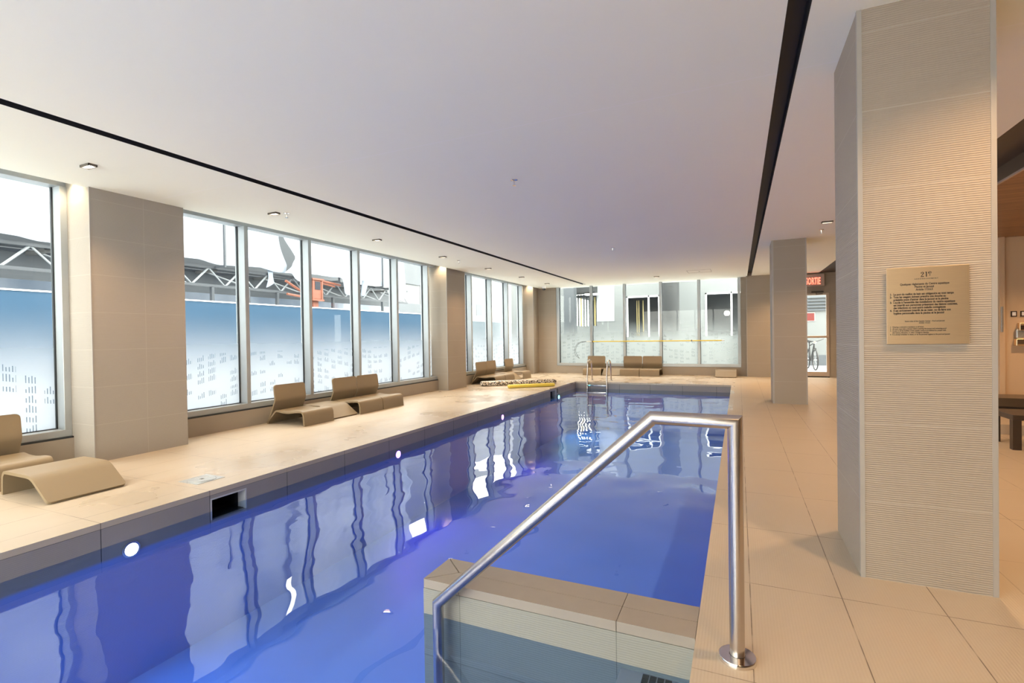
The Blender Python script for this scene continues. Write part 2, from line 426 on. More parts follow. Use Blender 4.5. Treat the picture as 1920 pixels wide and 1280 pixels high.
# pool walls, with openings for the two skimmers in the window side
SK = [(2.872, 3.222, -0.26, -0.075), (11.50, 11.90, -0.25, -0.05)]
pw = MB(); ys = PY0
for (a, b, z0, z1) in SK:
    pw.box(PX0-0.45, PX0, ys, a, -1.35, -0.044); pw.box(PX0-0.45, PX0, a, b, z1, -0.044); pw.box(PX0-0.45, PX0, a, b, -1.35, z0); ys = b
pw.box(PX0-0.45, PX0, ys, PY1+0.4, -1.35, -0.044)
pw.box(PX1, PX1+0.3, PY0, PY1+0.4, -1.35, -0.044)
pw.box(PX0, PX1, PY1, PY1+0.4, -1.35, -0.044)
pw.box(PX0, PX1, PY0-0.3, PY0, -1.35, -0.044)
pw.build('wall_pool', 'fascia', kind='structure')
MB().box(PX0-0.3, PX1+0.3, PY0-0.3, PY1+0.3, -1.45, -1.25).build('floor_pool', 'basin', kind='structure')
st = MB()
for k in range(4): st.box(-1.564, PX1, 2.25-0.34*(k+1) if k < 3 else PY0, 2.25-0.34*k, -1.26, -0.62+0.13*k - (0.0))
MB().box(-0.50, PX1, 1.2, 2.25, -1.26, -0.206).build('trim_pool_bench', 'slate_tile', kind='structure')
st.build('trim_pool_steps', 'basin', kind='structure')
MB().grid(lambda u, v: (PX0-0.01+(PX1-PX0+0.02)*u, PY0+(PY1-PY0)*v, WZ), 8, 24).build('water', 'water', kind='structure')
# low dividing wall at the steps
t = struct('wall_steps', 'low beige tiled wall standing in the pool beside the entry steps')
MB().box(-1.564, PX1, 2.25, 2.52, -1.26, -0.05, 0.0).build('wall_body', 'curb_tile', t)
cpg = MB()
for pts in ([(-1.564, 2.254), (-1.424, 2.385), (-1.564, 2.516)],
            [(-1.560, 2.25), (-1.347, 2.25), (-1.347, 2.3835), (-1.418, 2.3835)], [(-1.344, 2.25), (-0.5215, 2.25), (-0.5215, 2.3835), (-1.344, 2.3835)],
            [(-0.5185, 2.25), (PX1-0.002, 2.25), (PX1-0.002, 2.3835), (-0.5185, 2.3835)],
            [(-1.560, 2.52), (-1.418, 2.3865), (-0.5215, 2.3865), (-0.5215, 2.52)], [(-0.5185, 2.3865), (PX1-0.002, 2.3865), (PX1-0.002, 2.52), (-0.5185, 2.52)]):
    cpg.poly_prism(pts, 'z', -0.047, 0.0)
cpg.build('coping', 'coping_tile', t)

# ceiling with two black slots
ce = MB()
ce.box(-6.40, -4.685, -3.6, 17.0, ZC, 3.30).box(-4.57, 0.243, -3.6, 17.0, ZC, 3.30).box(0.355, 2.09, -3.6, 17.0, ZC, 3.30)
ce.box(-4.685, -4.57, 16.1, 17.0, ZC, 3.30)
ce.box(-7.3, -6.40, -3.6, 17.0, 3.27, 3.40)
ce.build('ceiling', 'ceiling', kind='structure')
sl = MB()
sl.box(-4.69, -4.565, -3.6, 16.1, ZC+0.10, ZC+0.12)
for x in (-4.684, -4.574): sl.box(x, x+0.003, -3.6, 16.1, ZC+0.0005, ZC+0.10)
sl.build('trim_1', 'slot_black', kind='structure')
sl = MB()
sl.box(0.238, 0.36, -3.6, 17.0, ZC+0.10, ZC+0.12)
for x in (0.2435, 0.3515): sl.box(x, x+0.003, -3.6, 17.0, ZC+0.0005, ZC+0.10)
sl.build('trim_2', 'slot_black', kind='structure')
MB().box(2.09, 2.50, -3.6, 17.0, ZC+0.002, ZC+0.06).build('ceiling_dark', 'dark_brown', kind='structure')
MB().box(2.482, 2.52, -3.6, 11.3, 2.83, ZC+0.002).build('trim_3', 'bench_brown', kind='structure')
MB().box(2.478, 2.50, -3.6, 11.3, 2.812, 2.832).build('trim_4', 'door_frame', kind='structure')
MB().box(2.50, 8.2, -3.6, 11.3, 2.82, 2.90).build('ceiling_wood', 'wood', kind='structure')
MB().box(2.50, 8.2, 11.3, 17.0, ZC, 3.1).build('ceiling_rear', 'dark_brown', kind='structure')

# tiled columns against the window side and in the hall
def column(name, label, x0, x1, y0, y1, mat, trims):
    t = struct(name, label); tag(t, label, 'column')
    MB().box(x0, x1, y0, y1, 0, 3.28).build('shaft', mat, t)
    for (x, y, w) in trims: MB().box(x, x+w, y, y+w, 0, ZC).build('corner_trim', 'trim_metal', t)
    return t
e = 0.003
column('column', 'broad beige tiled column between the near and middle side windows, closest to the viewer', -6.98, -6.345, 3.062, 4.066, 'column_tile_pair', [(-6.345-0.012+e, 3.062-e, 0.012)])
column('column', 'beige tiled column between the middle and last side windows, behind the row of loungers', -6.98, -6.475, 10.50, 11.40, 'wall_tile', [(-6.475-0.014+e, 10.50-e, 0.014)])
column('column', 'narrow beige tiled column in the far corner beside the side windows', -6.98, -6.47, 16.13, YF+0.1, 'wall_tile', [(-6.47-0.014+e, 16.13-e, 0.014)])
column('column', 'large square ribbed tile column with the engraved rules plaque', 0.58, 1.133, 3.163, 3.852, 'column_tile', [(0.58-e, 3.163-e, 0.022), (1.133-0.022+e, 3.163-e, 0.022)])
column('column', 'plain beige column standing on the deck near the exit door', 0.563, 1.112, 10.32, 10.98, 'wall_tile', [(0.563-e, 10.32-e, 0.03), (1.112-0.02+e, 10.32-e, 0.02)])

# side wall: low wall, windows
wl = MB()
wl.box(-7.05, WX, -3.6, YF, 0, 0.25)
wl.box(-7.05, -6.96, -3.6, YF+0.2, 3.16, 3.40)
wl.build('wall_left', 'wall_tile', kind='structure')
XG, XFR = -6.94, -6.78
MULL = [(-3.14+1.23*k) for k in range(5)]
def side_window(name, label, y0, y1, mulls, has_end):
    t = struct(name, label)
    f = MB()
    f.box(-6.99, XFR, y0, y1, 0.268, 0.345, 0.003, 1).box(-6.99, XFR-0.02, y0, y1, 3.03, 3.17, 0.003, 1)
    f.build('frame', 'alu', t)
    for y in mulls:
        m = MB().box(-6.99, XFR, y, y+0.068, 0.345, 3.03, 0.003, 1).build('mullion', 'alu', t)
        MB().box(XG-0.012, XG+0.018, y-0.014, y, 0.345, 3.03).build('gasket', 'gasket', m)
    MB().grid(lambda u, v: (XG, y0+(y1-y0)*u, 0.345+2.685*v), 4, 4).build('glass', 'glass_side', t)
    g = MB().box(XG-0.01, XG+0.016, y0, y1, 0.345, 0.355); g.build('gasket', 'gasket', t)
    MB().box(WX-0.001-0.05, WX-0.004, y0, y1, 0.25, 0.268).build('shadow_gap', 'gasket', t)
side_window('window_1', 'side window bay nearest the viewer, left of the first column', -3.6, 3.062, [-3.14, -1.91, -0.68, 0.55, 1.78, 2.995], True)
side_window('window_2', 'five pane frosted side window between the two big columns', 4.066, 10.50, [5.25, 6.487, 7.717, 8.935, 10.135], True)
side_window('window_3', 'last side window behind the far loungers', 11.40, 16.13, [12.27, 13.505, 14.70, 15.90], True)

# far wall
fw = MB()
fw.box(-7.0, 0.22, YF, YF+0.30, 0, 0.262)
fw.box(-7.0, -5.80, YF, YF+0.30, 0.262, 3.3)
fw.box(0.06, 0.22, YF, YF+0.30, 0.262, 3.3)
fw.box(-5.80, 0.06, YF, YF+0.30, 3.02, 3.3)
fw.box(0.22, 1.45, 16.36, YF+0.30, 0, 3.3)
fw.box(2.335, 4.3, YF+0.03, YF+0.3, 0, 3.3).box(1.40, 2.335, YF+0.03, YF+0.3, 2.40, 3.3)
fw.build('wall_far', 'wall_tile', kind='structure')
MB().box(0.215, 0.235, 16.355, 16.375, 0, ZC).build('trim_5', 'trim_metal', kind='structure')
t = struct('window_4', 'wide frosted window across the far wall behind the pool pole')
f = MB()
f.box(-5.79, 0.055, YF-0.012, YF+0.12, 0.262, 0.352, 0.003, 1).box(-5.79, 0.055, YF-0.012, YF+0.12, 3.0, 3.05)
f.box(-5.79, -5.70, YF-0.012, YF+0.12, 0.352, 3.0, 0.003, 1).box(-0.02, 0.055, YF-0.012, YF+0.12, 0.352, 3.0, 0.003, 1)
f.build('frame', 'alu', t)
for x in (-4.595, -3.475, -2.315, -1.165):
    m = MB().box(x, x+0.075, YF-0.012, YF+0.12, 0.352, 3.0, 0.003, 1).build('mullion', 'alu', t)
    MB().box(x+0.075, x+0.087, YF+0.07, YF+0.10, 0.352, 3.0).build('gasket', 'gasket', m)
MB().box(-5.70, -5.68, YF+0.07, YF+0.10, 0.352, 3.0).build('gasket', 'gasket', t)
MB().grid(lambda u, v: (-5.70+5.68*u, YF+0.085, 0.352+2.648*v), 4, 4).build('glass', 'glass_far', t)

# exit door
t = struct('door_1', 'glazed exit door under the red exit sign')
f = MB(); Y0 = YF+0.0
f.box(1.45, 1.53, Y0, Y0+0.1, 0.02, 2.40).box(2.27, 2.335, Y0, Y0+0.1, 0.02, 2.40).box(1.53, 2.27, Y0, Y0+0.1, 2.345, 2.40).box(1.53, 2.27, Y0, Y0+0.1, 0.03, 0.155)
f.build('door_frame', 'door_frame', t)
MB().grid(lambda u, v: (1.53+0.74*u, Y0+0.05, 0.155+2.19*v), 2, 2).build('door_glass', 'clear_glass', t)
MB().box(1.50, 2.32, Y0-0.06, Y0-0.02, 1.125, 1.185, 0.01).box(2.27, 2.31, Y0-0.03, Y0+0.01, 1.13, 1.18).build('push_bar', 'door_frame', t)
MB().box(1.45, 2.335, Y0-0.01, Y0+0.10, 0.0, 0.025).build('threshold', 'gasket', t)
MB().box(1.90, 2.20, Y0-0.05, Y0, 2.415, 2.455, 0.004).tube([(2.02, Y0-0.03, 2.42), (2.02, Y0-0.06, 2.36), (2.18, Y0-0.03, 2.38)], 0.008, 8).build('door_closer', 'dark_brown', t)

# enclosure behind and to the right of the camera
bw = MB()
bw.box(-7.1, -6.3, -3.75, -3.6, 0, 3.3).box(-0.4, 8.2, -3.75, -3.6, 0, 3.3).box(-6.3, -0.4, -3.75, -3.6, 0, 0.3).box(-6.3, -0.4, -3.75, -3.6, 2.95, 3.3)
bw.build('wall_back', 'wall_tile', kind='structure')
t = struct('window_5', 'tall window behind the viewer at the near end of the pool')
f = MB()
for k in range(6): f.box(-6.3+k*1.18-0.035, -6.3+k*1.18+0.035, -3.72, -3.6, 0.3, 2.95)
f.build('frame', 'alu', t)
MB().grid(lambda u, v: (-6.3+5.9*u, -3.69, 0.3+2.65*v), 2, 2).build('glass', 'clear_glass', t)
rw = MB(); rw.box(8.1, 8.3, -3.7, 11.2, 0, 3.3); rw.box(3.99, 8.3, 11.0, 11.3, 0.0, 2.95).box(3.95, 4.02, 10.93, 17.0, 0.0, 2.95)
rw.build('wall_right', 'orange_wall', kind='structure')

# ================================================================== LIGHT FITTINGS
lx, ly = 0.15, 0.072
def downlight(x, y, label, energy=DOWN_W, group='ceiling downlights'):
    if x > 1: energy *= 1.12
    if x < -5: energy *= 0.84
    if y > 12: energy *= 1.6
    t = thing('ceiling_downlight', label, 'ceiling light', (x, y, ZC), 0, group)
    f = MB()
    for (a, b, c, d) in ((-lx/2, lx/2, -ly/2, -ly/2+0.009), (-lx/2, lx/2, ly/2-0.009, ly/2), (-lx/2, -lx/2+0.009, -ly/2, ly/2), (lx/2-0.009, lx/2, -ly/2, ly/2)):
        f.box(a, b, c, d, -0.022, 0)
    f.build('frame', 'lamp_frame', t)
    MB().box(-lx/2+0.009, lx/2-0.009, -ly/2+0.009, ly/2-0.009, -0.010, 0).build('diffuser', 'lamp_glow', t)
    l = lamp('downlight_beam', 'SPOT', (x, y, ZC-0.03), energy*4, WARM, spot_size=math.radians(128), spot_blend=0.75, shadow_soft_size=0.05)
    return t
side = ['square downlight over the near side window, first of the window row',
        'downlight beside a sprinkler above the single lounger of the middle group',
        'downlight above the middle pane of the five pane window',
        'downlight in front of the second tiled column',
        'downlight above the near end of the last side window',
        'downlight above the yellow foam float, second last of the window row',
        'downlight in the far corner close to the dome camera']
for k in range(7): downlight(-5.57, 2.69+2.07*k, side[k])
for k in (1, 2): downlight(-5.57, 2.69-2.07*k, 'square ceiling downlight of the window row continuing behind the viewer', group='downlights behind the viewer')
downlight(-2.155, 15.01, 'single downlight in the main ceiling in front of the far window')
downlight(1.244, 8.956, 'downlight on the exit side ceiling between the two free standing columns')
for k, y in enumerate((2.37, 4.56, 6.76)): downlight(1.244, y, 'square ceiling downlight on the exit side hidden by the plaque column', group='downlights over the exit side deck')
for y in (0.17, -2.0): downlight(1.244, y, 'square ceiling downlight of the deck row continuing behind the viewer', group='downlights behind the viewer')
for y in (12.9, 15.2): downlight(1.244, y, 'square ceiling downlight hidden behind the plain deck column', group='downlights over the exit side deck')
# small spots hidden in the pocket over the windows, washing the column flanks
for y in (2.95, 10.39, 16.02):
    lamp('pocket_spot', 'SPOT', (-6.58, y, 3.16), 18, (1.0, 0.78, 0.50), spot_size=math.radians(110), spot_blend=0.9, shadow_soft_size=0.02)
# spa corner lamps
for (x, y) in ((4.6, 9.6), (6.2, 7.0), (4.0, 5.0)):
    lamp('spa_downlight', 'SPOT', (x, y, 2.80), 85, (1.0, 0.60, 0.30), spot_size=math.radians(125), spot_blend=0.8, shadow_soft_size=0.05)
# underwater lights
cols = [((0.17, 0.50, 1.0), 15, 'brightest violet white underwater light in the near pool wall'),
        ((0.40, 0.09, 1.0), 19, 'violet underwater light under the middle lounger group'),
        ((0.48, 0.09, 0.95), 17, 'magenta underwater light in the pool wall before the floats'),
        ((0.12, 0.75, 0.75), 38, 'turquoise underwater light next to the far skimmer')]
for k, (c, e_, lab) in enumerate(cols):
    y = (2.24, 5.49, 8.76, 12.10)[k]
    t = thing('pool_light', lab, 'pool light', (PX0, y, -0.262), 0, 'underwater lights along the window side')
    MB().lathe([(0.062, 0.0), (0.062, 0.012), (0.048, 0.016)], axis='x').build('bezel', 'chrome', t, 40)
    emitter('pool_glow_%d' % k, ((0.85, 0.75, 1.0), (0.65, 0.16, 1.0), (0.80, 0.16, 1.0), (0.2, 1.0, 0.8))[k], 10.0)
    MB().lathe([(0.046, 0.0), (0.046, 0.018), (0.03, 0.026), (0.0, 0.028)], axis='x').build('lens', 'pool_glow_%d' % k, t, 40)
    lamp('pool_light_beam', 'SPOT', (PX0+0.05, y, -0.33), e_, c, (0, -math.radians(66), 0), spot_size=math.radians(150), spot_blend=1.0, shadow_soft_size=0.05)

# ================================================================== FURNITURE
def strip(mb, prof, w, th, rA=0.0, rB=0.0):
    """panel that follows prof [(u,z)...] (u backwards from the front), width w, thickness th, corner radii at both ends"""
    P = [Vector((-u, z)) for u, z in prof]
    L = [0.0]
    for a, b in zip(P, P[1:]): L.append(L[-1]+(b-a).length)
    T = L[-1]; top = []; bot = []
    for i, p in enumerate(P):
        d0 = (p-P[i-1]).normalized() if i else (P[1]-p).normalized()
        d1 = (P[i+1]-p).normalized() if i < len(P)-1 else d0
        d = (d0+d1).normalized(); nrm = Vector((d.y, -d.x))
        if nrm.y < 0 and False: nrm = -nrm
        q = p+nrm*th/ max(0.5, d.dot(d0))
        ins = 0.0
        for r, dist in ((rA, L[i]), (rB, T-L[i])):
            if r and dist < r: ins = max(ins, r-math.sqrt(max(0, r*r-(r-dist)**2)))
        y0, y1 = ins, w-ins
        top.append((mb.bm.verts.new((p.x, y0, p.y)), mb.bm.verts.new((p.x, y1, p.y))))
        bot.append((mb.bm.verts.new((q.x, y0, q.y)), mb.bm.verts.new((q.x, y1, q.y))))
    f = mb.bm.faces.new
    for i in range(len(P)-1):
        f((top[i][0], top[i+1][0], top[i+1][1], top[i][1])); f((bot[i][0], bot[i][1], bot[i+1][1], bot[i+1][0]))
        f((top[i][0], bot[i][0], bot[i+1][0], top[i+1][0])); f((top[i][1], top[i+1][1], bot[i+1][1], bot[i][1]))
    f((top[0][0], top[0][1], bot[0][1], bot[0][0])); f((top[-1][0], bot[-1][0], bot[-1][1], top[-1][1]))
    return mb
def spline(pts, n=6):
    out = []
    for i in range(len(pts)-1):
        p0, p1, p2, p3 = pts[max(0, i-1)], pts[i], pts[i+1], pts[min(len(pts)-1, i+2)]
        for k in range(n):
            t = k/n
            out.append(tuple(0.5*((2*p1[j])+(-p0[j]+p2[j])*t+(2*p0[j]-5*p1[j]+4*p2[j]-p3[j])*t*t+(-p0[j]+3*p1[j]-3*p2[j]+p3[j])*t**3) for j in (0, 1)))
    out.append(pts[-1]); return out
seat_p = [(0.0, 0.0), (0.004, 0.07), (0.010, 0.14)] + spline([(0.014, 0.16), (0.026, 0.185), (0.055, 0.198), (0.16, 0.194), (0.30, 0.178), (0.43, 0.180), (0.535, 0.193), (0.57, 0.186), (0.60, 0.160)], 5) + [(0.68, 0.082), (0.755, 0.004)]
back_p = [(0.765, 0.004), (0.71, 0.12), (0.655, 0.235), (0.622, 0.305)] + spline([(0.608, 0.335), (0.598, 0.365), (0.597, 0.40), (0.606, 0.47)], 5) + [(0.612, 0.52), (0.616, 0.55), (0.618, 0.575), (0.6195, 0.590), (0.620, 0.598), (0.6205, 0.602)]
ott_p = [(0.0, 0.0), (0.004, 0.003), (0.012, 0.0085), (0.03, 0.021), (0.20, 0.140)] + spline([(0.225, 0.157), (0.26, 0.173), (0.31, 0.182), (0.45, 0.183), (0.66, 0.183), (0.695, 0.173), (0.71, 0.150)], 5) + [(0.716, 0.05), (0.718, 0.0)]
back_p = [(u, z) for u, z in reversed(back_p)]
def make_chaise(label, loc, rz, w, group):
    t = thing('lounger', label, 'lounger', loc, rz, group)
    strip(MB(), seat_p, w, 0.026).build('seat', 'lounger', t, 35)
    strip(MB(), back_p, w, -0.024, rA=0.045).build('backrest', 'lounger', t, 35)
    return t
def make_ottoman(label, loc, rz, w, group):
    o = strip(MB(), ott_p, w, 0.026, rA=0.03).build('low_lounger_table', 'lounger', None, 35)
    o.location = loc; o.rotation_euler = (0, 0, rz); return tag(o, label, 'footrest', group)
g = 'low loungers beside the side windows'; gf = 'footrest tables of the loungers'
A = make_chaise('lounger at the left edge under the near side window, tablet on its seat', (-5.965, 1.94, 0), 0, 0.598, g)
def chaise(x, y, rz, label, group=g): return dup(A, (x, y, 0), rz, label, group)
O = make_ottoman('bent footrest table lying open on the deck in front of the nearest lounger', (-5.079, 2.112, 0), 0, 0.572, gf)
def ottoman(x, y, rz, label):
    o = O.copy(); C.objects.link(o); o.location = (x, y, 0); o.rotation_euler = (0, 0, rz); o['label'] = label; return o
chaise(-5.93, 5.515, 0, 'single lounger standing first in the row under the five pane window')
ottoman(-5.985, 6.165, 0, 'footrest table between the single lounger and the pair under the five pane window')
chaise(-5.955, 6.76, 0, 'lounger next to the footrest, nearer one of the pair under the five pane window')
chaise(-5.955, 7.375, 0, 'farther lounger of the pair under the five pane window, last in that row')
chaise(-5.97, 12.10, 0, 'lounger right behind the second column, partly hidden by the speckled float')
chaise(-5.97, 12.715, 0, 'second lounger of the far side group, touching the one behind the column')
ottoman(-5.99, 13.36, 0, 'footrest table within the far side group, behind the speckled float')
chaise(-5.97, 13.97, 0, 'lone lounger at the end of the side windows, nearest the far corner')
g2 = 'low loungers under the far window'
chaise(-4.64, 15.845, -PI/2, 'lounger directly behind the pool ladder under the far window', g2)
ottoman(-4.02, 15.87, -PI/2, 'footrest table between the far window loungers, behind the right ladder rail')
chaise(-3.437, 15.845, -PI/2, 'left lounger of the pair under the middle of the far window', g2)
chaise(-2.824, 15.845, -PI/2, 'right lounger of the pair under the middle of the far window', g2)
ottoman(-0.642, 15.89, -PI/2, 'footrest table standing alone under the right end of the far window')
tb = thing('tablet', 'dark tablet lying on the seat of the lounger at the left edge', 'tablet', (-6.33, 2.42, 0.1885), 0.25)
MB().box(-0.105, 0.105, -0.07, 0.07, -0.006, 0.006, 0.004).build('case', 'black_rubber', tb)
MB().box(-0.097, 0.097, -0.062, 0.062, 0.006, 0.0075).build('screen', 'dark_glass', tb)

# foam floats
def foam(name, label, p0, p1, w, h, mat, cat):
    p0, p1 = Vector(p0), Vector(p1); d = p1-p0; L = d.length
    mb = MB(); mb.box(0, L, -w/2, w/2, 0.0, h, min(w, h)*0.42, 5)
    o = mb.build(name, mat, None, 40); o.location = p0; o.rotation_euler = (0, 0, math.atan2(d.y, d.x)); return tag(o, label, cat)
foam('foam_float', 'long speckled black and white foam float lying on the deck', (-6.22, 11.70, 0.001), (-4.58, 12.98, 0), 0.24, 0.125, 'speckle', 'pool float')
foam('foam_float', 'yellow foam bar lying on the deck in front of the speckled float', (-5.30, 11.42, 0.001), (-4.34, 12.22, 0), 0.13, 0.085, 'yellow_foam', 'pool float')

# handrail of the steps
t = thing('handrail', 'bent stainless steel handrail rising from the pool steps to the deck', 'handrail', (-0.017, 2.172, 0))
MB().tube([(0, 0, 0.01), (0, 0, 0.947), (-0.318, 0, 0.947), (-1.405, 0, -0.062), (-1.405, 0, -0.60)], 0.0282, 28).build('rail', 'steel', t, 30)
MB().lathe([(0.071, 0.0), (0.071, 0.014), (0.068, 0.018), (0.030, 0.020), (0.030, 0.004)], n=48).build('flange', 'chrome', t, 40)

# pool ladder
t = thing('pool_ladder', 'stainless steel ladder with two hooped rails at the far pool edge', 'ladder', (-3.58, PY1, 0))
for s in (-1, 1):
    x = s*0.275
    pth = [(x, -0.05, -0.95), (x, -0.05, 0.15)]
    for k in range(0, 9):
        a = PI*k/8
        pth.append((x, 0.20-0.20*math.cos(a)*1.0, 0.50+0.10*math.sin(a)) if k else (x, 0.02, 0.44))
    pth += [(x, 0.43, 0.40), (x, 0.48, 0.01)]
    r_ = MB().tube(pth, 0.021, 14).build('rail', 'steel', t, 40)
    MB().lathe([(0.05, 0.0), (0.05, 0.012), (0.022, 0.02)], (x, 0.48, 0.0), 20).build('flange', 'chrome', r_, 40)
for z in (-0.085, -0.37, -0.66): MB().box(-0.265, 0.265, -0.10, -0.02, z-0.022, z+0.022, 0.008).build('tread', 'chrome', t)

# rescue pole with hook on the far window
t = thing('rescue_pole', 'yellow pole with a white looped hook hung across the far window', 'pole', (-4.53, YF-0.045, 1.085))
MB().tube([(0, 0, 0), (4.06, 0, -0.006)], 0.017, 12).build('pole', 'yellow_pole', t, 40)
MB().tube([(-0.19, 0, 0.002), (0.0, 0, 0.0)], 0.013, 12).build('ferrule', 'white_paint', t, 40)
MB().tube([(4.06, 0, -0.006), (4.13, 0, -0.006)], 0.018, 12).build('end_cap', 'white_paint', t, 40)
hk = []
for k in range(15):
    a = PI/2+k/14*math.radians(128)
    hk.append((-0.30+0.33*math.cos(a)*0.95, 0, -0.31+0.31*math.sin(a)))
lo = [(-0.19, 0, 0.006)]+hk+[(-0.44, 0, -0.575)]
inner = [(-0.19+0.00, 0, -0.006)]+[(-0.285+0.285*math.cos(PI/2+k/14*math.radians(128)), 0, -0.30+0.285*math.sin(PI/2+k/14*math.radians(128))) for k in range(15)]+[(-0.44, 0, -0.575)]
MB().tube(lo, 0.006, 8).tube(inner, 0.006, 8).build('hook', 'black_rubber', t, 40)
for x in (0.02, 3.19):
    MB().box(x-0.015, x+0.015, -0.02, 0.045, -0.03, 0.03, 0.004).build('wall_clip', 'dark_brown', t)

# skimmers, drains
for (a, b, z0, z1), lab in zip(SK, ('skimmer slot in the near pool wall below the round drain lid', 'skimmer slot in the far end of the pool wall beside the turquoise light')):
    t = thing('pool_skimmer', lab, 'skimmer', (PX0, a, z0), 0, 'skimmer openings in the window side pool wall')
    w, h = b-a, z1-z0
    MB().box(-0.42, -0.40, 0, w, 0, h).box(-0.40, -0.03, 0, w, 0, 0.006).box(-0.40, -0.03, 0, w, h-0.006, h).box(-0.40, -0.03, 0, 0.006, 0, h).box(-0.40, -0.03, w-0.006, w, 0, h).build('throat', 'dark_hole', t)
    MB().box(-0.03, 0.003, 0, w, h-0.012, h).box(-0.03, 0.003, 0, 0.012, 0, h-0.012).box(-0.10, 0.003, w-0.012, w, 0, h-0.012).build('frame', 'frame_grey', t)
MB().box(PX0-0.004, PX0+0.004, 12.0, 12.06, -0.15, -0.03).build('wall_socket', 'dark_hole').name = 'overflow_slot'
tag(bpy.data.objects['overflow_slot'], 'small dark slot in the pool wall above the turquoise light', 'overflow slot')
t = thing('drain_lid', 'square metal drain plate with a round lid in the deck near the pool edge', 'drain', (-4.61, 3.075, 0.0))
MB().box(-0.135, 0.135, -0.135, 0.135, 0.0, 0.003).build('plate', 'grey_metal', t)
MB().lathe([(0.122, 0.003), (0.122, 0.006), (0.115, 0.006), (0.113, 0.004), (0.10, 0.004), (0.098, 0.006), (0.07, 0.006), (0.068, 0.0045), (0.022, 0.0045), (0.02, 0.007), (0.0, 0.007)], n=40).build('lid', 'grey_metal', t, 30)
MB().box(-0.016, 0.016, -0.012, 0.012, 0.0071, 0.008).build('keyhole', 'dark_hole', t)

# ceiling devices
def sprinkler(x, y, label):
    t = thing('sprinkler', label, 'sprinkler', (x, y, ZC), 0, 'ceiling sprinklers')
    MB().lathe([(0.038, 0.0), (0.038, -0.006), (0.02, -0.012), (0.012, -0.014)], n=20).build('escutcheon', 'chrome', t, 40)
    MB().lathe([(0.009, -0.01), (0.006, -0.04), (0.004, -0.055), (0.02, -0.058), (0.02, -0.062), (0.0, -0.062)], n=14).build('nozzle', 'chrome', t, 40)
sprinkler(-2.175, 4.93, 'sprinkler alone in the middle of the large white ceiling')
sprinkler(-5.43, 4.84, 'sprinkler beside the second downlight of the window row')
sprinkler(-5.553, 9.522, 'sprinkler between the downlights above the second side column')
sprinkler(-2.19, 9.6, 'small sprinkler in the main ceiling farther down the pool')
sprinkler(1.251, 9.607, 'sprinkler below the downlight near the exit sign')
t = thing('security_camera', 'white dome security camera under the ceiling in the far corner', 'camera', (-6.05, 16.1, ZC))
MB().lathe([(0.075, 0.0), (0.075, -0.05), (0.065, -0.06)], n=24).build('housing', 'white_paint', t, 40)
MB().lathe([(0.062, -0.058), (0.06, -0.08), (0.045, -0.105), (0.02, -0.12), (0.0, -0.123)], n=24).build('dome', 'dark_glass', t, 60)
t = thing('access_hatch', 'flush access hatch outline in the ceiling in front of the far window', 'ceiling hatch', (-0.95, 14.4, ZC))
h = MB()
for (a, b, c, d) in ((-0.30, 0.30, -0.30, -0.292), (-0.30, 0.30, 0.292, 0.30), (-0.30, -0.292, -0.30, 0.30), (0.292, 0.30, -0.30, 0.30)): h.box(a, b, c, d, -0.003, 0.0)
h.build('hatch_edge', 'trim_metal', t); MB().box(-0.02, 0.02, 0.0, 0.03, -0.006, 0).build('latch', 'grey_metal', t)

# rules plaque
def text(body, size, x, z, parent, mat, ax='LEFT', line=1.0, sx=1.0, bold=0.0, ext=0.0006, name='lettering', y=0.0, spacing=1.0):
    c = bpy.data.curves.new(name, 'FONT'); c.body = body; c.size = size; c.align_x = ax; c.align_y = 'TOP'
    c.space_line = line; c.extrude = ext; c.offset = bold; c.resolution_u = 3; c.space_character = spacing
    tmp = bpy.data.objects.new(name, c); C.objects.link(tmp); bpy.context.view_layer.update()
    me = bpy.data.meshes.new_from_object(tmp.evaluated_get(bpy.context.evaluated_depsgraph_get()))
    bpy.data.objects.remove(tmp); me.materials.clear(); me.materials.append(MATS[mat])
    o = bpy.data.objects.new(name, me); C.objects.link(o); o.parent = parent
    o.location = (x, y, z); o.rotation_euler = (PI/2, 0, 0); o.scale = (sx, 1, 1); return o
t = thing('rules_plaque', 'brushed metal plaque with engraved pool rules on the ribbed column', 'plaque', (0.694, 3.163, 1.231))
MB().box(0, 0.331, -0.020, -0.014, 0, 0.387, 0.0012, 1).build('plate', 'steel_plate', t)
for (x, z) in ((0.03, 0.03), (0.30, 0.03), (0.03, 0.357), (0.30, 0.357)): MB().lathe([(0.008, 0.0), (0.008, -0.014)], (x, 0, z), 12, 'y').build('standoff', 'chrome', t)
yt = -0.0206
